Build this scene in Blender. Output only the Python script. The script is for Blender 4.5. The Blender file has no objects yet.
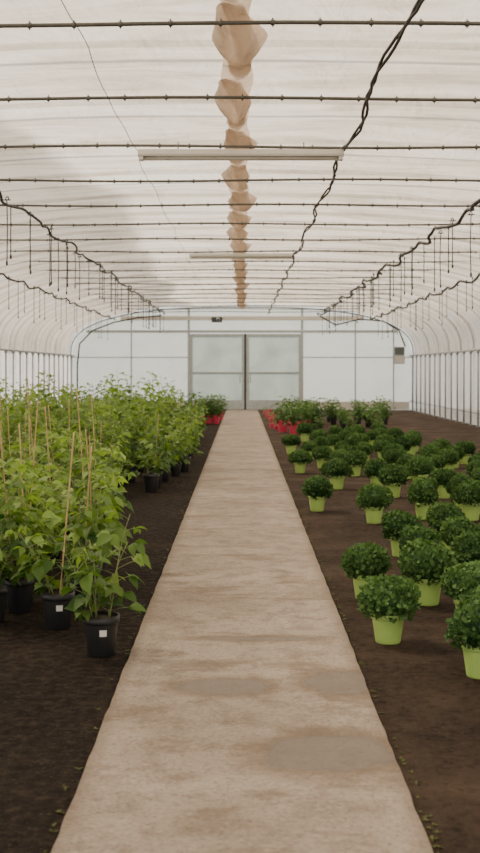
import bpy, math, random
from mathutils import Vector, Matrix
random.seed(7)
R=random.Random(11)
scene=bpy.context.scene
COL=scene.collection
H=1.52; F=1184.7
def gx(px,d): return (px-242)*d/F
def gd(py): return H*F/(py-370)

# ------------------------------------------------------------ materials
def newmat(name):
    m=bpy.data.materials.new(name); m.use_nodes=True
    nt=m.node_tree
    for n in list(nt.nodes): nt.nodes.remove(n)
    out=nt.nodes.new('ShaderNodeOutputMaterial')
    return m,nt,out
def L(nt,a,b): nt.links.new(a,b)
def ramp(nt,src,stops):
    r=nt.nodes.new('ShaderNodeValToRGB')
    e=r.color_ramp.elements
    while len(e)<len(stops): e.new(0.5)
    for i,(p,c) in enumerate(stops):
        e[i].position=p; e[i].color=(c[0],c[1],c[2],1) if not isinstance(c,(int,float)) else (c,c,c,1)
    L(nt,src,r.inputs[0]); return r.outputs[0]
def noise(nt,scale,detail=4,rough=0.55,vec=None,dist=0.0):
    n=nt.nodes.new('ShaderNodeTexNoise'); n.inputs['Scale'].default_value=scale
    n.inputs['Detail'].default_value=detail; n.inputs['Roughness'].default_value=rough
    n.inputs['Distortion'].default_value=dist
    if vec is None:
        tc=nt.nodes.new('ShaderNodeTexCoord'); vec=tc.outputs['Object']
    L(nt,vec,n.inputs['Vector']); return n.outputs['Fac']
def mixc(nt,fac,a,b,mode='MIX'):
    m=nt.nodes.new('ShaderNodeMix'); m.data_type='RGBA'; m.blend_type=mode
    for s,v in ((m.inputs[0],fac),(m.inputs[6],a),(m.inputs[7],b)):
        if isinstance(v,(int,float)): s.default_value=v
        elif isinstance(v,tuple): s.default_value=(v[0],v[1],v[2],1)
        else: L(nt,v,s)
    return m.outputs[2]
def math_(nt,op,a,b=0.0):
    m=nt.nodes.new('ShaderNodeMath'); m.operation=op
    for s,v in ((m.inputs[0],a),(m.inputs[1],b)):
        if isinstance(v,(int,float)): s.default_value=v
        else: L(nt,v,s)
    return m.outputs[0]
def simple(name,c,rough=0.5,metal=0.0,var=0.12,scale=12):
    m,nt,out=newmat(name)
    p=nt.nodes.new('ShaderNodeBsdfPrincipled'); p.inputs['Roughness'].default_value=rough; p.inputs['Metallic'].default_value=metal
    f=noise(nt,scale)
    col=ramp(nt,f,[(0.3,tuple(x*(1-var) for x in c)),(0.7,tuple(min(1,x*(1+var)) for x in c))])
    L(nt,col,p.inputs['Base Color']); L(nt,p.outputs[0],out.inputs[0]); return m
def bump(nt,h,strength,dist):
    b=nt.nodes.new('ShaderNodeBump'); b.inputs['Strength'].default_value=strength; b.inputs['Distance'].default_value=dist
    L(nt,h,b.inputs['Height']); return b.outputs[0]

def film_mat(name,c1,c2,transp,scale=0.5,shoulder=False,bs=0.5):
    m,nt,out=newmat(name)
    tc=nt.nodes.new('ShaderNodeTexCoord')
    mp=nt.nodes.new('ShaderNodeMapping'); mp.inputs['Scale'].default_value=(1,0.45,1); L(nt,tc.outputs['Object'],mp.inputs['Vector'])
    f=noise(nt,scale,5,0.6,mp.outputs[0],0.6)
    col=ramp(nt,f,[(0.3,c2),(0.55,c1),(0.75,c1)])
    tr=nt.nodes.new('ShaderNodeBsdfTranslucent'); df=nt.nodes.new('ShaderNodeBsdfDiffuse'); tp=nt.nodes.new('ShaderNodeBsdfTransparent')
    tp.inputs[0].default_value=(1,0.98,0.95,1)
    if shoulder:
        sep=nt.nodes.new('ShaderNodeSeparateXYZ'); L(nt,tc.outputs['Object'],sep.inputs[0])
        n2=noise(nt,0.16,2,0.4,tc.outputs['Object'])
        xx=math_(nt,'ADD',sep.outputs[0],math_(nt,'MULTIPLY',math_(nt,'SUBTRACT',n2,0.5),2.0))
        # grey shade across the left roof shoulder, painted into the film tint
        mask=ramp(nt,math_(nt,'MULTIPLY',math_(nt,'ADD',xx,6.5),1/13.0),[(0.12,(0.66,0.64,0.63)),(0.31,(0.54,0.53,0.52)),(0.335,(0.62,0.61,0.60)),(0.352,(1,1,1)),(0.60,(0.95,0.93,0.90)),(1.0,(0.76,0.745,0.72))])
        # streaks between hoops, the shading of film folds put into the colour
        mp2=nt.nodes.new('ShaderNodeMapping'); mp2.inputs['Scale'].default_value=(0.35,1.6,0.5); mp2.inputs['Rotation'].default_value=(0,0,0.25); L(nt,tc.outputs['Object'],mp2.inputs['Vector'])
        s2=noise(nt,1.3,5,0.6,mp2.outputs[0],1.2)
        stc=ramp(nt,s2,[(0.3,(0.68,0.64,0.60)),(0.48,(0.92,0.895,0.86)),(0.6,(1,1,1))])
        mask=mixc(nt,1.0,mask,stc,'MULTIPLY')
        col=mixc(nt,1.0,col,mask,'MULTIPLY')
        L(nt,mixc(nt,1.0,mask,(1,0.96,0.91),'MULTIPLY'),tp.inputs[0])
    L(nt,col,tr.inputs[0]); L(nt,col,df.inputs[0])
    w=noise(nt,2.2,4,0.55,mp.outputs[0],1.5)
    bn=bump(nt,w,bs,0.15); L(nt,bn,tr.inputs['Normal']); L(nt,bn,df.inputs['Normal'])
    m1=nt.nodes.new('ShaderNodeMixShader'); m1.inputs[0].default_value=0.35
    L(nt,tr.outputs[0],m1.inputs[1]); L(nt,df.outputs[0],m1.inputs[2])
    m2=nt.nodes.new('ShaderNodeMixShader'); m2.inputs[0].default_value=transp
    L(nt,m1.outputs[0],m2.inputs[1]); L(nt,tp.outputs[0],m2.inputs[2])
    L(nt,m2.outputs[0],out.inputs[0]); return m
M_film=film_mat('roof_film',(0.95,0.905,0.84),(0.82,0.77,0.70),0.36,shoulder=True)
M_side=film_mat('side_film',(0.93,0.92,0.90),(0.80,0.80,0.79),0.25,1.2)
M_poly=film_mat('polycarbonate',(0.64,0.69,0.68),(0.56,0.62,0.62),0.08,0.5,bs=0.12)
M_poly2=film_mat('door_polycarbonate',(0.66,0.73,0.71),(0.53,0.60,0.585),0.10,0.7,bs=0.12)
M_stain=film_mat('stained_film',(0.54,0.43,0.335),(0.24,0.17,0.12),0.05,3.0,bs=0.25)
M_seam=film_mat('seam_film',(0.66,0.56,0.46),(0.40,0.31,0.235),0.10,2.6,bs=0.25)
M_bar=simple('weathered_tube',(0.13,0.12,0.10),0.55,0.3)
M_hoop=simple('galvanised_tube',(0.55,0.55,0.53),0.5,0.2)
M_gable_hoop=simple('grey_tube',(0.13,0.14,0.14),0.5,0.2)
M_post=simple('post_tube',(0.30,0.31,0.31),0.5,0.2)
M_dark=simple('dark_tube',(0.05,0.055,0.055),0.5,0.1)
M_cable=simple('black_rubber',(0.045,0.038,0.035),0.6)
M_white=simple('white_enamel',(0.66,0.62,0.55),0.4,0,0.05)
M_tube=simple('lamp_diffuser',(0.55,0.50,0.42),0.25,0,0.05)
M_frame=simple('pale_metal_frame',(0.45,0.49,0.49),0.5,0.1)
M_lime=simple('lime_plastic',(0.44,0.66,0.17),0.42,0,0.08,6)
M_black=simple('black_plastic',(0.014,0.014,0.016),0.42,0,0.2,6)
M_red=simple('red_plastic',(0.62,0.05,0.11),0.55,0,0.1,6)
M_label=simple('white_sticker',(0.8,0.8,0.78),0.5,0,0.03)
M_peat=simple('peat_soil',(0.045,0.028,0.018),0.95,0,0.5,60)
M_bamboo=simple('bamboo',(0.52,0.36,0.17),0.55,0,0.25,25)
M_stem=simple('green_stem',(0.22,0.26,0.08),0.55,0,0.2,20)

def leaf_mat(name,dark,light,trans=0.35,rough=0.5,spec=0.3):
    m,nt,out=newmat(name)
    a=nt.nodes.new('ShaderNodeAttribute'); a.attribute_name='tint'
    oi=nt.nodes.new('ShaderNodeObjectInfo')
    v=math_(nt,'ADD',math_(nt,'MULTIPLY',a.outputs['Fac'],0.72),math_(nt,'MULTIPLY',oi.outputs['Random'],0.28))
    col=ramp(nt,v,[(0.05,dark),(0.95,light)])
    p=nt.nodes.new('ShaderNodeBsdfPrincipled'); p.inputs['Roughness'].default_value=rough
    p.inputs['Specular IOR Level'].default_value=spec
    tr=nt.nodes.new('ShaderNodeBsdfTranslucent')
    L(nt,col,p.inputs['Base Color'])
    L(nt,mixc(nt,1.0,col,(1.1,1.15,0.55),'MULTIPLY'),tr.inputs[0])
    mx=nt.nodes.new('ShaderNodeMixShader'); mx.inputs[0].default_value=trans
    L(nt,p.outputs[0],mx.inputs[1]); L(nt,tr.outputs[0],mx.inputs[2]); L(nt,mx.outputs[0],out.inputs[0]); return m
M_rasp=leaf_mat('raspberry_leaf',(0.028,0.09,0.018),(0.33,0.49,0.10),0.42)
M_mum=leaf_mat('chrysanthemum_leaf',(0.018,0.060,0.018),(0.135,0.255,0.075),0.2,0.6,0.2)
M_shrub=leaf_mat('shrub_leaf',(0.03,0.09,0.02),(0.13,0.27,0.06),0.3)
M_weed=leaf_mat('weed_leaf',(0.05,0.065,0.015),(0.14,0.16,0.04),0.3)

def soil_mat():
    m,nt,out=newmat('bed_soil')
    tc=nt.nodes.new('ShaderNodeTexCoord'); sep=nt.nodes.new('ShaderNodeSeparateXYZ'); L(nt,tc.outputs['Object'],sep.inputs[0])
    f=noise(nt,1.3,8,0.65); g=noise(nt,16,8,0.75); k=noise(nt,60,4,0.75)
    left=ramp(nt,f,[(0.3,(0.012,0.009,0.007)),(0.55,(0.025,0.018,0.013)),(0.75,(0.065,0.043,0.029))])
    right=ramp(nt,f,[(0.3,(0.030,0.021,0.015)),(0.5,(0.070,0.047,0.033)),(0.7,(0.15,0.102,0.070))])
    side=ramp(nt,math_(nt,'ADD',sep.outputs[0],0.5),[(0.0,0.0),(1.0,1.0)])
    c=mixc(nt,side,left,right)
    c=mixc(nt,ramp(nt,g,[(0.46,0.0),(0.66,0.55)]),c,(0.12,0.084,0.058))
    c=mixc(nt,ramp(nt,g,[(0.34,0.75),(0.46,0.0)]),c,(0.010,0.007,0.005))
    c=mixc(nt,ramp(nt,k,[(0.60,0.0),(0.68,0.65)]),c,(0.24,0.18,0.13))
    p=nt.nodes.new('ShaderNodeBsdfPrincipled'); p.inputs['Roughness'].default_value=0.9; p.inputs['Specular IOR Level'].default_value=0.12
    L(nt,c,p.inputs['Base Color'])
    h=math_(nt,'ADD',math_(nt,'MULTIPLY',g,1.0),math_(nt,'MULTIPLY',k,0.5))
    L(nt,bump(nt,h,1.0,0.09),p.inputs['Normal']); L(nt,p.outputs[0],out.inputs[0]); return m
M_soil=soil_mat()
def path_mat():
    m,nt,out=newmat('stained_concrete')
    tc=nt.nodes.new('ShaderNodeTexCoord'); sep=nt.nodes.new('ShaderNodeSeparateXYZ'); L(nt,tc.outputs['Object'],sep.inputs[0])
    big=noise(nt,1.1,6,0.6); med=noise(nt,5,8,0.75); fine=noise(nt,60,5,0.8); low=noise(nt,2.6,5,0.65)
    c=ramp(nt,big,[(0.3,(0.25,0.207,0.165)),(0.5,(0.33,0.28,0.23)),(0.72,(0.40,0.345,0.29))])
    c=mixc(nt,ramp(nt,med,[(0.40,0.6),(0.52,0.0)]),c,(0.19,0.148,0.112))
    c=mixc(nt,ramp(nt,fine,[(0.34,0.8),(0.48,0.0)]),c,(0.12,0.097,0.078))
    c=mixc(nt,ramp(nt,fine,[(0.56,0.0),(0.68,0.5)]),c,(0.54,0.48,0.41))
    mp=nt.nodes.new('ShaderNodeMapping'); mp.inputs['Scale'].default_value=(1.0,2.0,1); L(nt,tc.outputs['Object'],mp.inputs['Vector'])
    st=noise(nt,1.3,10,0.78,mp.outputs[0],0.2)
    c=mixc(nt,ramp(nt,st,[(0.53,0.0),(0.60,0.6)]),c,(0.165,0.12,0.085))
    ax=math_(nt,'ABSOLUTE',sep.outputs[0])
    e=math_(nt,'ADD',ax,math_(nt,'MULTIPLY',math_(nt,'SUBTRACT',med,0.5),0.16))
    c=mixc(nt,ramp(nt,e,[(0.53,0.0),(0.61,0.6)]),c,(0.12,0.087,0.06))
    wet=None
    def blob(cx,cy,rx,ry):
        dx=math_(nt,'DIVIDE',math_(nt,'SUBTRACT',sep.outputs[0],cx),rx)
        dy=math_(nt,'DIVIDE',math_(nt,'SUBTRACT',sep.outputs[1],cy),ry)
        r=math_(nt,'SQRT',math_(nt,'ADD',math_(nt,'MULTIPLY',dx,dx),math_(nt,'MULTIPLY',dy,dy)))
        r=math_(nt,'ADD',r,math_(nt,'MULTIPLY',math_(nt,'SUBTRACT',low,0.5),1.3))
        return math_(nt,'ADD',r,math_(nt,'MULTIPLY',math_(nt,'SUBTRACT',med,0.5),0.7))
    for b in [(0.34,4.62,0.27,0.24),(0.47,5.67,0.19,0.22),(-0.08,5.60,0.22,0.15),(0.1,6.6,0.3,0.06)]:
        r=blob(*b); wet=r if wet is None else math_(nt,'MINIMUM',wet,r)
    wm=ramp(nt,wet,[(0.88,0.95),(0.98,0.0)]); rm=ramp(nt,math_(nt,'MULTIPLY',wet,0.5),[(0.40,0.0),(0.50,0.65),(0.80,0.0)])
    c=mixc(nt,rm,c,(0.15,0.105,0.072))
    c=mixc(nt,wm,c,mixc(nt,0.25,(0.125,0.104,0.088),c))
    p=nt.nodes.new('ShaderNodeBsdfPrincipled'); L(nt,c,p.inputs['Base Color']); p.inputs['Specular IOR Level'].default_value=0.2
    L(nt,ramp(nt,wet,[(0.8,0.6),(1.0,0.9)]),p.inputs['Roughness'])
    h=math_(nt,'ADD',math_(nt,'MULTIPLY',med,0.5),math_(nt,'MULTIPLY',fine,0.4))
    L(nt,bump(nt,h,0.7,0.018),p.inputs['Normal']); L(nt,p.outputs[0],out.inputs[0]); return m
M_path=path_mat()

# ------------------------------------------------------------ mesh helpers
class MB:
    def __init__(s): s.v=[]; s.f=[]; s.t=[]; s.mi=[]
    def add(s,vs,fs,tint=0.5,mi=0):
        o=len(s.v); s.v+= [tuple(v) for v in vs]; s.f+=[tuple(i+o for i in f) for f in fs]
        s.t+=[tint]*len(vs); s.mi+=[mi]*len(fs)
    def tube(s,pts,r,n=6,tint=0.5,mi=0,caps=True):
        pts=[Vector(p) for p in pts]; rs=r if isinstance(r,(list,tuple)) else [r]*len(pts)
        vs=[];fs=[]
        t0=(pts[1]-pts[0]).normalized()
        up=Vector((0,0,1)) if abs(t0.z)<0.9 else Vector((1,0,0))
        u=t0.cross(up).normalized()
        for i,p in enumerate(pts):
            a=pts[max(0,i-1)];b=pts[min(len(pts)-1,i+1)]
            t=(b-a).normalized(); u=(u-t*u.dot(t)).normalized(); w=t.cross(u)
            for k in range(n):
                an=2*math.pi*k/n
                vs.append(p+(u*math.cos(an)+w*math.sin(an))*rs[i])
        for i in range(len(pts)-1):
            for k in range(n):
                fs.append((i*n+k,i*n+(k+1)%n,(i+1)*n+(k+1)%n,(i+1)*n+k))
        if caps:
            fs.append(tuple(range(n-1,-1,-1))); fs.append(tuple((len(pts)-1)*n+k for k in range(n)))
        s.add(vs,fs,tint,mi)
    def box(s,x0,x1,y0,y1,z0,z1,mi=0,bev=0.0):
        vs=[(x,y,z) for z in (z0,z1) for y in (y0,y1) for x in (x0,x1)]
        s.add(vs,[(0,2,3,1),(4,5,7,6),(0,1,5,4),(2,6,7,3),(0,4,6,2),(1,3,7,5)],0.5,mi)
    def lathe(s,prof,n=28,mi=0,cx=0,cy=0):
        vs=[];fs=[]
        for (r,z) in prof:
            for k in range(n):
                a=2*math.pi*k/n; vs.append((cx+r*math.cos(a),cy+r*math.sin(a),z))
        for i in range(len(prof)-1):
            for k in range(n):
                fs.append((i*n+k,i*n+(k+1)%n,(i+1)*n+(k+1)%n,(i+1)*n+k))
        s.add(vs,fs,0.5,mi)
    def mesh(s,name,mats,smooth=True):
        me=bpy.data.meshes.new(name); me.from_pydata(s.v,[],s.f)
        a=me.attributes.new('tint','FLOAT','POINT'); a.data.foreach_set('value',s.t)
        for m in (mats if isinstance(mats,(list,tuple)) else [mats]): me.materials.append(m)
        me.polygons.foreach_set('material_index',s.mi)
        me.polygons.foreach_set('use_smooth',[smooth]*len(me.polygons))
        me.update(); return me
def obj(name,me,parent=None,loc=(0,0,0),rz=0.0,scale=None,**props):
    o=bpy.data.objects.new(name,me); COL.objects.link(o); o.location=loc; o.rotation_euler[2]=rz
    if scale is not None: o.scale=(scale,)*3 if isinstance(scale,(int,float)) else scale
    if parent is not None: o.parent=parent
    for k,v in props.items(): o[k]=v
    return o
def empty(name,loc,rz=0.0,scale=1.0,**props):
    o=bpy.data.objects.new(name,None); o.empty_display_size=0.1; COL.objects.link(o)
    o.location=loc; o.rotation_euler[2]=rz; o.scale=(scale,)*3
    for k,v in props.items(): o[k]=v
    return o

# ------------------------------------------------------------ shell
XW=6.45; ZS=2.1; ZT=3.95; PP=2.6; YB=45.0; Y0=-3.0; HW=0.6
def prof(x,top=ZT):
    a=min(1,abs(x)/XW); return ZS+(top-ZS)*(max(0,1-a**PP))**(1/PP)
def arch_pts(n=40,off=0.0):
    pts=[]
    for i in range(n+1):
        t=math.pi*(1-i/n); c=math.cos(t); s=math.sin(t)
        x=math.copysign(abs(c)**(2/PP),c)*(XW-off); z=ZS+(ZT-ZS-off)*abs(s)**(2/PP)
        pts.append((x,z))
    return pts
b=MB(); b.add([(-9,Y0,0),(9,Y0,0),(9,47,0),(-9,47,0)],[(0,1,2,3)])
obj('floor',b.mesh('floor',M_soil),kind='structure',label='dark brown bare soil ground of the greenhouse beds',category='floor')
b=MB(); ys=[Y0+i*0.12 for i in range(int((YB-0.05-Y0)/0.12)+1)]
vs=[];fs=[]
for y in ys:
    wl=HW+R.uniform(-0.004,0.004); wr=HW+R.uniform(-0.004,0.004)
    vs+=[(-wl,y,0.0),(-wl+0.008,y,0.022),(-0.2,y,0.024),(0.2,y,0.024),(wr-0.008,y,0.022),(wr,y,0.0)]
for i in range(len(ys)-1):
    for k in range(5): a=i*6+k; fs.append((a,a+1,a+7,a+6))
b.add(vs,fs); obj('concrete_path',b.mesh('concrete_path',M_path,False),kind='structure',label='long straight tan concrete walkway with damp stains',category='path')
SP=2.03; BARS=[7.4+SP*k for k in range(-5,19)]
ap=arch_pts(48,0.0); b=MB(); vs=[];fs=[]
ylist=[BARS[0]+SP*i/8 for i in range(8*(len(BARS)-1)+1)]+[YB+0.02]
for y in ylist:
    ph=abs(math.sin(math.pi*(y-BARS[0])/SP))
    for (x,z) in ap:
        k=0.10*ph*(0.6+0.4*math.sin(x*2.0+y))
        vs.append((x*(1+k/XW),y,z+k*(z-ZS)/(ZT-ZS)))
n=len(ap)
for i in range(len(ylist)-1):
    for k in range(n-1): fs.append((i*n+k,i*n+k+1,(i+1)*n+k+1,(i+1)*n+k))
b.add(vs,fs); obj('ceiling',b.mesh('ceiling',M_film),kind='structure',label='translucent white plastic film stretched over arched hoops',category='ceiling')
for nm,sx in (('wall_left',-1),('wall_right',1)):
    b=MB(); vs=[];fs=[]
    for i,y in enumerate(ylist):
        for z in (0.0,0.7,1.4,ZS): vs.append((sx*(XW+0.0+0.04*math.sin(i*1.7)*(1 if 0<z<ZS else 0)),y,z))
    for i in range(len(ylist)-1):
        for k in range(3): fs.append((i*4+k,i*4+k+1,i*4+k+5,i*4+k+4))
    b.add(vs,fs); obj(nm,b.mesh(nm,M_side),kind='structure',label='white translucent plastic side curtain of the tunnel',category='wall')
b=MB()
def gable(x0,x1,zb):
    m=24; vs=[];fs=[]
    for i in range(m+1):
        x=x0+(x1-x0)*i/m; vs+=[(x,YB,zb),(x,YB,prof(x))]
    for i in range(m): fs.append((2*i,2*i+2,2*i+3,2*i+1))
    b.add(vs,fs)
DX0,DX1,DZ=-1.98,2.24,2.92
gable(-XW,DX0,0); gable(DX0,DX1,DZ); gable(DX1,XW,0)
obj('wall_back',b.mesh('wall_back',M_poly,False),kind='structure',label='milky polycarbonate gable end wall',category='wall')
tn=1
def trim(boxes,label,mat=M_frame):
    global tn
    b=MB()
    for bx in boxes: b.box(*bx)
    obj('trim_%d'%tn,b.mesh('trim',mat,False),kind='structure',label=label,category='frame'); tn+=1
for x in (DX0-0.04,DX1+0.04):
    trim([(x-0.045,x+0.045,YB-0.09,YB-0.01,0,prof(x)-0.05)],'pale metal gable post')
for x in (-4.2,4.3,5.75):
    trim([(x-0.025,x+0.025,YB-0.09,YB-0.01,0,prof(x)-0.05)],'pale metal gable post')
trim([(-5.9,5.9,YB-0.1,YB-0.01,2.93,3.03)],'pale metal lintel rail above the doors')
trim([(-XW,DX0-0.08,YB-0.07,YB-0.01,1.98,2.02)],'pale metal gable rail'); trim([(DX1+0.08,XW,YB-0.07,YB-0.01,1.98,2.02)],'pale metal gable rail')
trim([(-4.6,4.6,YB-0.12,YB-0.02,3.40,3.56)],'white beam across the top of the gable',M_white)
trim([(-XW+0.1,DX0-0.1,YB-0.05,YB-0.005,0.02,0.32)],'white base board of the gable wall',M_white)
trim([(DX1+0.1,XW-0.1,YB-0.05,YB-0.005,0.02,0.32)],'white base board of the gable wall',M_white)
for i,(x0,x1) in enumerate(((DX0,0.085),(0.16,DX1))):
    r=empty('door_%d'%(i+1),((x0+x1)/2,YB-0.03,0.03),kind='structure',label='sliding polycarbonate greenhouse door in pale frame',category='door')
    w=(x1-x0)/2; b=MB()
    for bx in ((-w,-w+0.09,-0.05,0.02,0,2.86),(w-0.09,w,-0.05,0.02,0,2.86),(-w+0.09,w-0.09,-0.05,0.02,2.76,2.86),(-w+0.09,w-0.09,-0.05,0.02,0,0.35),(-w+0.09,w-0.09,-0.05,0.02,1.36,1.42)):
        b.box(*bx)
    obj('door_frame',b.mesh('door_frame',M_frame,False),r)
    b=MB(); b.box(-w+0.05,w-0.05,-0.01,0.0,0.1,2.8); obj('door_panel',b.mesh('door_panel',M_poly2,False),r)
    s=1 if i==0 else -1
    b=MB(); hx=s*(w-0.16); b.tube([(hx,-0.05,1.0),(hx,-0.11,1.02),(hx,-0.11,1.28),(hx,-0.05,1.3)],0.012,6)
    obj('handle',b.mesh('handle',M_dark),r)
b=MB(); b.box(0.085,0.16,YB-0.02,YB+0.01,0.0,2.9); obj('trim_%d'%tn,b.mesh('trim',M_dark,False),kind='structure',label='dark gap strip between the two doors',category='frame'); tn+=1

for sx in (-1,1):
    for rz_,rr in ((2.06,0.03),(0.35,0.02)):
        b=MB(); b.tube([(sx*(XW-0.09),Y0+1,rz_),(sx*(XW-0.09),YB-0.1,rz_)],rr,8)
        obj('side_rail',b.mesh('side_rail',M_post),label='galvanised rail running along the plastic side wall',category='rail',group='side wall rails')
b=MB(); b.tube([(0,0,0),(0,0,2.03)],0.026,8); b.box(-0.05,0.05,-0.05,0.05,0,0.02); b.box(-0.04,0.04,-0.04,0.04,1.98,2.05); post_me=b.mesh('side_post',M_post)
for sx in (-1,1):
    y=24.5
    while y<44.6:
        obj('side_post',post_me,loc=(sx*(XW-0.15),y,0),label='galvanised upright post against the plastic side wall',category='post',group='side wall posts'); y+=SP/2

hp=arch_pts(36,-0.17)
b=MB(); b.tube([(-XW-0.15,0,0.0)]+[(x,0,z) for x,z in hp]+[(XW+0.15,0,0.0)],0.03,7); hoop_me=b.mesh('hoop',M_gable_hoop)
b=MB(); b.tube([(-XW+0.12,0,0.0)]+[(x,0,z) for x,z in arch_pts(36,0.1)]+[(XW-0.12,0,0.0)],0.022,7); hoop_dark=b.mesh('hoop',M_gable_hoop)
def tie_mesh(seed):
    rr=random.Random(seed); b=MB(); pts=[]
    for i in range(31):
        x=-4.62+9.24*i/30; pts.append((x,rr.uniform(-.003,.003),3.68+0.012*math.sin(x*1.3+seed)))
    b.tube(pts,0.0135,7)
    x=-4.4+rr.uniform(0,.3)
    while x<4.5:
        z=3.68+0.012*math.sin(x*1.3+seed)
        b.tube([(x-0.012,0,z),(x+0.012,0,z)],0.019,7); b.tube([(x,0,z-0.028),(x,0,z+0.028)],0.005,5)
        x+=0.30+rr.uniform(-.03,.03)
    for x in (-4.6,4.6): b.tube([(x,0,3.68),(x*1.01,0,prof(x*1.01)+.17)],0.01,5)
    return b.mesh('tie_bar',M_bar)
ties=[tie_mesh(s) for s in range(4)]
for i,y in enumerate(BARS):
    if y<5: continue
    r=empty('roof_hoop',(0,y,0),label='arched metal greenhouse hoop with dark clamped cross bar',category='roof frame',group='roof hoops')
    obj('hoop',hoop_me if i<len(BARS)-1 else hoop_dark,r); obj('cross_bar',ties[i%4],r,label='dark weathered cross bar with pipe clamps')

b=MB(); vs=[];fs=[]; m=220
for i in range(m+1):
    y=5+(YB-5.1)*i/m; w=0.11+0.015*math.sin(y*2.1)+0.01*math.sin(y*5.3)
    for x in (-w-0.04,-0.04,w-0.04): vs.append((x,y,ZT-0.03+(0.0 if x!=-0.04 else -0.03)))
for i in range(m):
    for k in range(2): fs.append((i*3+k,i*3+k+1,i*3+k+4,i*3+k+3))
b.add(vs,fs); obj('ridge_strip',b.mesh('ridge_strip',M_seam),label='beige stained film strip running along the roof ridge',category='roof strip')
def pocket(seed):
    rr=random.Random(seed); b=MB(); vs=[];fs=[]; nu=16; nv=30
    ph=[rr.uniform(0,6) for _ in range(6)]; LN=2.0
    for j in range(nv+1):
        t=j/nv
        w=0.095+0.095*math.exp(-((t-.42)/.20)**2)
        w*=min(1,(t/.06+.15)**.5 if t<.06 else 1)*min(1,((1-t)/.12+.1)**.5)
        w*=1+0.06*math.sin(7*t+ph[0])
        cx=0.03*math.sin(4*t+ph[1])+0.04*math.exp(-((t-.35)/.15)**2)*(1 if seed%2==0 else -.4)
        for i in range(nu+1):
            u=i/nu*2-1
            sag=0.15*(1-u*u)*(math.exp(-((t-.42)/.22)**2)+.2*math.sin(math.pi*t))+0.012*math.sin(5*u+ph[2]+6*t)*(1-u*u)*math.sin(math.pi*t)
            vs.append((cx+u*w,(t-0.5)*LN,-sag))
    for j in range(nv):
        for i in range(nu):
            a=j*(nu+1)+i; fs.append((a,a+1,a+nu+2,a+nu+1))
    b.add(vs,fs); return b.mesh('stained_pocket',M_stain)
pk=[pocket(s) for s in range(5)]
for i,y in enumerate(BARS[:-1]):
    if y<5: continue
    obj('stained_pocket',pk[i%5],loc=(-0.06+R.uniform(-.03,.03),y+1.3,ZT-0.03),scale=(R.uniform(.85,1.1),1.0,1),label='brown dirt-stained sagging pocket of roof film at ridge',category='stained film',group='stained roof pockets')

def cable(X,y0,y1,r,amp,seed,label,z=3.63,wob=0.05,mat=M_cable,nm='cable',strands=1):
    rr=random.Random(seed); b=MB()
    for s in range(strands):
        pts=[]; y=y0
        while y<y1:
            ph=(y-BARS[0])/SP
            sag=amp*abs(math.sin(math.pi*ph))
            pts.append((X+wob*math.sin(y*1.9+seed+s*.4)+0.35*wob*math.sin(y*5.1+s*2)+rr.uniform(-.15,.15)*wob,y,z-sag+rr.uniform(-.1,.1)*wob+s*0.012)); y+=0.17
        b.tube(pts,r,6)
    obj(nm,b.mesh(nm,mat),label=label,category='cable')
cable(0.98,5,44.5,0.012,0.035,1,'twisted black power cable tied beneath the cross bars',wob=0.035,strands=2)
cable(-2.85,9,44.5,0.018,0.07,2,'wavy black irrigation hose slung under the cross bars',wob=0.05,nm='irrigation_hose')
cable(2.9,9,44.5,0.025,0.10,3,'thick wavy black irrigation hose slung under the cross bars',wob=0.07,nm='irrigation_hose')
cable(-4.75,18,44.5,0.022,0.08,4,'wavy black irrigation hose slung below the roof shoulder',z=3.45,wob=0.05,nm='irrigation_hose')
cable(4.75,18,44.5,0.026,0.10,5,'wavy black irrigation hose slung below the roof shoulder',z=3.45,wob=0.06,nm='irrigation_hose')
cable(-1.02,5,44.5,0.003,0.03,6,'thin slack wire strung along the roof',wob=0.015,nm='wire')
def dropper(seed):
    rr=random.Random(seed); l=rr.uniform(.55,.78); b=MB()
    b.tube([(0.02,0,-0.02),(0.015,0,0.015),(0,0,0.02),(-0.015,0,0),(0,0,-0.05),(rr.uniform(-.01,.01),0,-l*.5),(0,0,-l)],0.0075,5)
    b.tube([(0,0,-l-0.06),(0,0,-l-0.02),(0,0,-l)],[0.012,0.015,0.008],6)
    b.tube([(-0.05,0,-0.02),(0.045,0,-0.02)],0.008,5)
    return b.mesh('irrigation_dropper',M_dark)
dm=[dropper(s) for s in range(5)]
for X,ya,z,st in ((-2.85,11.5,3.58,0.7),(2.9,11.8,3.56,0.7),(-4.75,22,3.40,1.0),(4.75,22,3.40,1.0)):
    y=ya
    while y<42:
        obj('irrigation_dropper',R.choice(dm),loc=(X+R.uniform(-.1,.1),y,z),rz=R.uniform(0,3),label='thin dark irrigation drop tube hanging from roof hose',category='drip tube',group='hanging irrigation droppers'); y+=st*R.uniform(.8,1.2)
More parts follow.
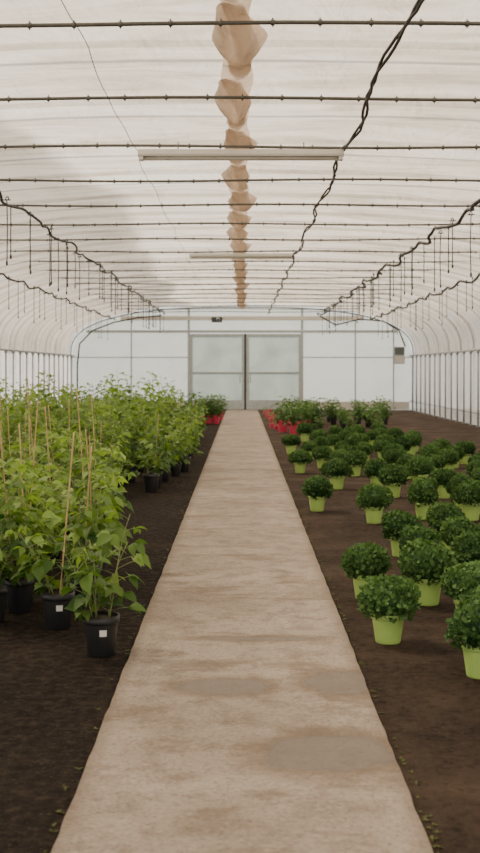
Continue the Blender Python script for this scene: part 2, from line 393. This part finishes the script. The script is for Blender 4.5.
for y,z in ((11.3,3.575),(22.2,3.66)):
    r=empty('strip_light',(-0.01,y,z),label='long white fluorescent batten light hung under cross bars',category='light fixture',group='strip lights')
    b=MB(); vs=[];sec=[(-.05,.0),(-.04,.045),(.04,.045),(.05,.0),(.045,-.02),(-.045,-.02)]
    for x in (-0.98,0.98): vs+=[(x,a,c) for a,c in sec]
    b.add(vs,[(i,(i+1)%6,6+(i+1)%6,6+i) for i in range(6)]+[(5,4,3,2,1,0),(6,7,8,9,10,11)])
    obj('housing',b.mesh('housing',M_white,False),r)
    b=MB(); b.tube([(-.93,0,-.035),(.93,0,-.035)],0.022,10); obj('lamp_tube',b.mesh('lamp_tube',M_tube),r)
    for x in (-.95,.95):
        b=MB(); b.box(x-.02,x+.02,-.04,.04,-.055,.0); obj('end_cap',b.mesh('end_cap',M_white,False),r)
    for x in (-.6,.6):
        b=MB(); b.tube([(x,0,.045),(x,.02,.12)],0.006,5); obj('hanger',b.mesh('hanger',M_bar),r)
r=empty('wall_fan_unit',(-0.95,YB-0.16,3.42),label='small dark grey electrical unit on the gable beam',category='electrical box')
b=MB(); b.box(-.2,.2,-.12,.03,-.1,.1); obj('housing',b.mesh('housing',M_dark,False),r)
b=MB(); b.lathe([(0.0,0.0),(0.07,0.0),(0.075,0.03),(0.05,0.05)],14); o=obj('lens',b.mesh('lens',M_frame),r,loc=(0.05,-.12,0)); o.rotation_euler=(math.pi/2,0,0)
r=empty('switch_cabinet',(5.95,YB-0.14,1.75),label='grey electrical switch cabinet on the end wall',category='electrical box')
b=MB(); b.box(-.2,.2,-.08,.06,0,.65); obj('cabinet_body',b.mesh('cabinet_body',M_frame,False),r)
b=MB(); b.box(-.17,.17,-.1,-.08,.35,.62); obj('cabinet_door',b.mesh('cabinet_door',M_gable_hoop,False),r)
b=MB(); b.box(-.17,.17,-.1,-.08,.04,.3); obj('cabinet_door',b.mesh('cabinet_door',M_white,False),r)
b=MB(); b.tube([(2.9,44.3,3.55),(3.5,44.3,3.2),(4.4,44.3,3.42),(5.3,44.4,3.35),(5.9,44.5,3.0),(6.15,44.6,2.4)],0.03,6)
obj('irrigation_hose',b.mesh('irrigation_hose',M_cable),label='dark hose looping down beside the end wall',category='cable')
b=MB(); b.tube([(-3.0,44.2,3.55),(-3.9,44.2,3.47),(-4.8,44.3,3.3),(-5.6,44.4,3.0),(-6.1,44.5,2.5),(-6.2,44.6,1.7),(-6.2,44.6,0.0)],0.03,6)
obj('irrigation_hose',b.mesh('irrigation_hose',M_cable),label='dark hose following the shoulder of the end wall',category='cable')

# ------------------------------------------------------------ plants
def basis(d,up=Vector((0,0,1)),roll=0.0):
    d=d.normalized()
    s=d.cross(up)
    if s.length<1e-3: s=Vector((1,0,0))
    s.normalize(); n=s.cross(d)
    if roll:
        q=Matrix.Rotation(roll,3,d); s=q@s; n=q@n
    return d,s,n
def leaf(b,o,d,Ln,W,rr,tint,droop=0.25,roll=0.0):
    d,s,n=basis(d,roll=roll); vs=[o]; rows=[(.14,.55),(.32,.98),(.5,.92),(.68,.72),(.85,.36)]
    for t,w in rows:
        w=w*W*0.5*(1+rr.uniform(-.1,.1)); c=o+d*(t*Ln)-n*(droop*Ln*t*t)
        vs+=[c-s*w+n*w*0.28,c,c+s*w+n*w*0.28]
    vs.append(o+d*Ln-n*droop*Ln*1.1)
    fs=[(0,2,1),(0,3,2)]
    for i in range(len(rows)-1):
        a=1+3*i; fs+=[(a,a+1,a+4,a+3),(a+1,a+2,a+5,a+4)]
    a=1+3*(len(rows)-1); e=len(vs)-1; fs+=[(a,a+1,e),(a+1,a+2,e)]
    b.add(vs,fs,tint)
def rasp(seed,height,zpot,leafL=0.085,canes=4,spread=0.1,dens=1.0,pmax=.11):
    rr=random.Random(seed); st=MB(); lf=MB()
    for c in range(canes):
        a=2*math.pi*c/canes+rr.uniform(-.5,.5); h=height*rr.uniform(.58,1.0)
        base=Vector((.035*math.cos(a),.035*math.sin(a),zpot-0.02)); pts=[]
        lean=rr.uniform(.3,1.0)*spread
        for i in range(9):
            t=i/8; pts.append(base+Vector((math.cos(a)*lean*t**1.3+.012*math.sin(5*t+c),math.sin(a)*lean*t**1.3+.012*math.cos(4*t+c),(h-zpot)*t)))
        st.tube(pts,[.0045*(1-.6*i/8) for i in range(9)],5)
        nn=int((h-zpot)/0.05*dens); ga=rr.uniform(0,6)
        for k in range(nn):
            t=0.06+0.94*(k+rr.random()*.5)/nn; t=min(t,1)
            fi=t*8; i=min(7,int(fi)); p=pts[i].lerp(pts[i+1],fi-i)
            ga+=2.4+rr.uniform(-.4,.4); out=Vector((math.cos(ga),math.sin(ga),0))
            pl=rr.uniform(.05,pmax)*(1.2-.5*t); dv=(out+Vector((0,0,rr.uniform(.1,.7)))).normalized()
            q=p+dv*pl; st.tube([p,p+dv*pl*.5+Vector((0,0,.004)),q],.0016,3,caps=False)
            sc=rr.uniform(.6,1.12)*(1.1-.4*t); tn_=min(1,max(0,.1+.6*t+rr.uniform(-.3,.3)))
            for da,ls in ((0,1.0),(1.15,.8),(-1.15,.8)):
                o2=(Matrix.Rotation(da+rr.uniform(-.2,.2),3,'Z')@out); dd=(o2+Vector((0,0,rr.uniform(-.6,.4))))
                leaf(lf,q,dd,leafL*sc*ls,leafL*.74*sc*ls,rr,min(1,max(0,tn_+rr.uniform(-.15,.15))),rr.uniform(.1,.6),rr.uniform(-.7,.7))
    return st,lf
def pot_prof(r,h):
    return [(0.0,0.0),(r*.72,0.0),(r*.74,0.006),(r*.93,h*.80),(r*.93,h*.82),(r,h*.82),(r*1.02,h*.84),(r*1.02,h),(r*.96,h),(r*.90,h*.88)]
def mk_pot(r,h,mat):
    b=MB(); b.lathe(pot_prof(r,h),28); me=b.mesh('pot',mat)
    b=MB(); b.lathe([(0.0,h*.93),(r*.5,h*.94),(r*.90,h*.90)],20); so=b.mesh('potting_soil',M_peat)
    return me,so
potB,soilB=mk_pot(.097,.215,M_black)
potG,soilG=mk_pot(.095,.165,M_lime)
potR,soilR=mk_pot(.12,.25,M_red)
def build_stake(seed):
    rr=random.Random(seed); b=MB(); pts=[];rs=[]; h=[1.05,1.15,1.38,.98,1.22,1.3][seed]
    lx,ly=rr.uniform(-.14,.14),rr.uniform(-.06,.06); n=22
    for i in range(n+1):
        t=i/n; pts.append((.03+lx*t,.02+ly*t,.03+(h-.03)*t)); rs.append(.0045 if i%4 else .006)
    b.tube(pts,rs,6); return b.mesh('stake',M_bamboo)
stakes=[build_stake(s) for s in range(6)]
b=MB(); vs=[];fs=[]
for i in range(5):
    a=-math.pi/2+(-.22+.44*i/4)+.25
    for z in (.115,.15):
        r=.0965*(.74+.19*z/(.215*.8))+.0015; vs.append((r*math.cos(a),r*math.sin(a),z))
for i in range(4): fs.append((2*i,2*i+2,2*i+3,2*i+1))
b.add(vs,fs); stick=b.mesh('sticker',M_label)
rv=[]
for s in range(8):
    hgt=[.84,.90,1.0,.88,1.08,.95,.8,.97][s]
    st,lf=rasp(100+s,hgt,.2,0.125 if s<4 else .115,5 if s%2 else 4,.25,.95,.15)
    rv.append((st.mesh('stem',M_stem),lf.mesh('foliage',M_rasp)))
tv=[]
for s in range(6):
    st,lf=rasp(200+s,[1.15,1.28,1.36,1.22,1.42,1.12][s],.2,.11,6,.32,1.0,.15)
    tv.append((st.mesh('stem',M_stem),lf.mesh('foliage',M_rasp)))
def put_rasp(x,y,v,sc=1.0,stake=True,label=None,sticker=False,rz=None,grp='potted raspberry plants'):
    rz=R.uniform(0,6.28) if rz is None else rz
    r=empty('potted_raspberry_plant',(x,y,0),rz,sc,label=label or 'leafy green raspberry plant in a black plastic pot',category='potted plant',group=grp)
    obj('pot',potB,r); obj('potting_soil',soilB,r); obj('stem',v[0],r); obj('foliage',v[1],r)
    if stake: obj('stake',R.choice(stakes),r,label='thin bamboo stake')
    if sticker: obj('sticker',stick,r,rz=-rz,label='small white sticker on pot')
near=[(101,655,1,False,True),(58,628,0,True,True),(20,612,4,True,False),(-8,622,2,True,False)]
for px,py,v,stk,lab in near:
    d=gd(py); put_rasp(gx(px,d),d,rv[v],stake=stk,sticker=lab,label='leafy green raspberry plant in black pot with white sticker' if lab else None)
def ok(x,y,lst,dx,dy): return all(abs(x-a)>dx or abs(y-c)>dy for a,c in lst)
done=[(gx(p[0],gd(p[1])),gd(p[1])) for p in near]
cnt=0
y=7.75
while y<14.0:
    x=-.98
    if y>8.2: x=-1.12
    if y>9.6: x=-1.4
    if y>11: x=-1.75
    while x>-0.21*y-0.45:
        xx=x+R.uniform(-.09,.09); yy_=y+R.uniform(-.1,.1)
        if ok(xx,yy_,done,.22,.25):
            put_rasp(xx,yy_,R.choice(rv if y<10.5 else rv+tv[:3]),R.uniform(.82,1.1),stake=R.random()<.6); done.append((xx,yy_)); cnt+=1
        x-=.43
    y+=.60
y=14.6
while y<27:
    x=-1.05 if y<17.0 else (-.92 if y<22 else -1.0)
    lim=-min(.205*y+.3,5.4)
    while x>lim:
        xx=x+R.uniform(-.1,.1); yy_=y+R.uniform(-.15,.15)
        edge=x>-1.45
        put_rasp(xx,yy_,R.choice(rv if edge else tv),R.uniform(.86,1.12),stake=R.random()<.12); cnt+=1
        x-=.52 if y<20 else .68
    y+=.76 if y<20 else 1.15
print('rasp',cnt)

def mum(seed,rx=.155,rz=.125,zc=.235,nl=820):
    rr=random.Random(seed); b=MB()
    vs=[];fs=[];nu=14;nv=8
    for j in range(nv+1):
        th=math.pi*j/nv
        for i in range(nu):
            a=2*math.pi*i/nu; k=.82*(1+rr.uniform(-.05,.05))
            vs.append((rx*k*math.sin(th)*math.cos(a),rx*k*math.sin(th)*math.sin(a),zc+rz*k*math.cos(th)))
    for j in range(nv):
        for i in range(nu): fs.append((j*nu+i,j*nu+(i+1)%nu,(j+1)*nu+(i+1)%nu,(j+1)*nu+i))
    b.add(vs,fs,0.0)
    out=[(0,0),(.18,.12),(.42,.3),(.25,.42),(.5,.62),(.24,.72),(0,1.0)]
    lump=[(Vector((rr.gauss(0,1),rr.gauss(0,1),rr.gauss(0,1))).normalized(),rr.uniform(-.18,.14)) for _ in range(18)]
    for k in range(nl):
        u=-.66+1.66*rr.random(); a=rr.uniform(0,2*math.pi); s=math.sqrt(max(0,1-u*u))
        nrm=Vector((s*math.cos(a),s*math.sin(a),u))
        bump_=1+sum(w*max(0,nrm.dot(v)-.6)*2.5 for v,w in lump)
        rad=rr.uniform(.85,1.06)*bump_
        o=Vector((nrm.x*rx*rad,nrm.y*rx*rad,zc+nrm.z*rz*rad))
        rnd=Vector((rr.gauss(0,1),rr.gauss(0,1),rr.gauss(0,1)))
        d=(nrm*.75+rnd*.45+Vector((0,0,.25))).normalized(); dd,s_,n_=basis(d,nrm+Vector((0,0,.01)),rr.uniform(-.6,.6))
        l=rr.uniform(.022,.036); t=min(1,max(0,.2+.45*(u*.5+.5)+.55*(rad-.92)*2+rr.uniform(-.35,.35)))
        for sg in (1,-1):
            vs=[o+dd*(q*l)+s_*(sg*p*l)+n_*(abs(p)*l*.35-q*q*l*.2) for p,q in out]
            b.add(vs,[tuple(range(7)) if sg==1 else tuple(range(6,-1,-1))],t)
    return b.mesh('foliage',M_mum,False)
mums=[mum(s) for s in range(5)]+[mum(10,.17,.115,.235),mum(11,.14,.13,.24),mum(12,.16,.105,.225)]
def put_mum(x,y,sc=None):
    sc=R.uniform(.85,1.08) if sc is None else sc
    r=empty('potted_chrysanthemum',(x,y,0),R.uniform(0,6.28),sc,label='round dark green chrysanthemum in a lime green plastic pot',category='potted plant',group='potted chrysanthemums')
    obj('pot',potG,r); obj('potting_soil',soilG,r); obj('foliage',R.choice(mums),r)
rightpx=[(388,642,1.0),(366,598,1.0),(427,604,1.08),(470,626,1.0),(481,676,1.02),
 (419,575,1.0),(401,556,.98),(478,588,1.05),(463,566,1.02),(448,549,1.05),(374,523,1.02),(317,511,1.0),(424,519,1.05),(471,520,1.1),(461,508,1.0),
 (337,489,1.06),(377,488,1.0),(420,488,1.1),(300,473,.95),(322,468,.95),(355,476,1.0),(396,474,1.0)]
rd=[]
for px,py,s in rightpx:
    d=gd(py); x=gx(px,d); put_mum(x,d,s); rd.append((x,d))
cm=0
y=12.4; k=0
while y<26:
    x=.95+(k%2)*.26
    if y<19: x+=.94 if y<15 else .5
    if y>22: x+=.45
    lim=min(.205*y+.35, 4.3 if y<20 else 3.6-(y-20)*.1)
    while x<lim:
        xx=x+R.uniform(-.1,.1); yy_=y+R.uniform(-.2,.2)
        if ok(xx,yy_,rd,.34,.45) and R.random()<.93: put_mum(xx,yy_); rd.append((xx,yy_)); cm+=1
        x+=.53
    y+=.84 if y<19 else 1.0; k+=1
for px,py in ((492,655),(500,610),(497,565)):
    d=gd(py); put_mum(gx(px,d),d)
print('mums',cm)

sv=[]
for s in range(4):
    st,lf=rasp(300+s,[.8,.88,.74,.82][s],.19,.10,9,.26,1.1,.11)
    sv.append((st.mesh('stem',M_stem),lf.mesh('foliage',M_shrub)))
def put_shrub(x,y,pot,lab,sc=1.0,grp='potted shrubs'):
    r=empty('potted_shrub',(x,y,0),R.uniform(0,6),sc,label=lab,category='potted plant',group=grp)
    v=R.choice(sv); obj('pot',pot,r); obj('stem',v[0],r); obj('foliage',v[1],r)
LR='bushy dark green shrub in a red plastic pot'
for px,py in ((283,432),(294,434),(305,431),(289,426),(301,426)):
    d=gd(py); put_shrub(gx(px,d),d,potR,LR,1.15)
y=28.2
while y<35:
    x=1.9
    while x<min(4.3,.125*y):
        put_shrub(x+R.uniform(-.1,.1),y+R.uniform(-.2,.2),potB,'bushy dark green shrub in a black plastic pot',R.uniform(.75,1.1)*(1 if y>29 else .8)); x+=.7
    y+=1.6
for px,py in ((201,424),(208,424),(216,424),(205,420),(212,420),(220,420)):
    d=gd(py); put_shrub(gx(px,d),d,potR,LR,1.0)
y=28
while y<33:
    x=-1.35
    while x>-4.6: put_shrub(x+R.uniform(-.1,.1),y,potB,'bushy dark green shrub in a black plastic pot',R.uniform(.95,1.25)); x-=.7
    y+=1.6
st,lf=rasp(401,.3,.1,.05,4,.06,.8); sd=(st.mesh('stem',M_stem),lf.mesh('foliage',M_shrub))
b=MB(); b.lathe(pot_prof(.07,.12),20); potS=b.mesh('pot',M_red)
y=30
while y<43:
    r=empty('potted_seedling',(.82+R.uniform(-.06,.25),y,0),R.uniform(0,6),1,label='small sparse seedling in a little red pot beside path',category='potted plant',group='small red potted seedlings')
    obj('pot',potS,r); obj('stem',sd[0],r); obj('foliage',sd[1],r); y+=1.1

b=MB()
for i in range(300):
    sx=R.choice((-1,1,1)); y=3.6+R.random()**1.3*26; x=sx*(.612+abs(R.gauss(0,.015)))
    for k in range(R.randint(3,7)):
        a=R.uniform(0,6.28); leaf(b,Vector((x,y,0.0)),Vector((math.cos(a),math.sin(a),R.uniform(.3,1.2))),R.uniform(.010,.022),R.uniform(.005,.009),R,R.random(),.3)
obj('path_edge_weeds',b.mesh('path_edge_weeds',M_weed,False),kind='stuff',label='tiny green weeds growing along the concrete edge',category='weeds')

# ------------------------------------------------------------ light & camera
w=bpy.data.worlds.new('World'); scene.world=w; w.use_nodes=True
nt=w.node_tree; bg=nt.nodes['Background']
tc=nt.nodes.new('ShaderNodeTexCoord'); sep=nt.nodes.new('ShaderNodeSeparateXYZ'); L(nt,tc.outputs['Generated'],sep.inputs[0])
c=ramp(nt,math_(nt,'ADD',math_(nt,'MULTIPLY',sep.outputs[2],0.5),0.5),[(0.40,(0.62,0.61,0.57)),(0.5,(0.86,0.875,0.85)),(0.60,(1.0,0.945,0.865)),(1.0,(1.0,0.93,0.84))])
L(nt,c,bg.inputs[0]); bg.inputs[1].default_value=1.42
sun=bpy.data.lights.new('sun','SUN'); sun.energy=8.5; sun.angle=math.radians(10); sun.color=(1,.88,.72)
so=bpy.data.objects.new('sun',sun); COL.objects.link(so); so.rotation_euler=(math.radians(-24),math.radians(-34),0)
cam=bpy.data.cameras.new('camera'); cam.lens=50; cam.sensor_width=36; cam.sensor_fit='AUTO'
cam.shift_y=-56.5/853; cam.shift_x=-2/853; cam.clip_end=200
cam.dof.use_dof=True; cam.dof.focus_distance=8.5; cam.dof.aperture_fstop=3.8
co=bpy.data.objects.new('camera',cam); COL.objects.link(co); co.location=(0,0,H); co.rotation_euler=(math.radians(90),0,0)
scene.camera=co
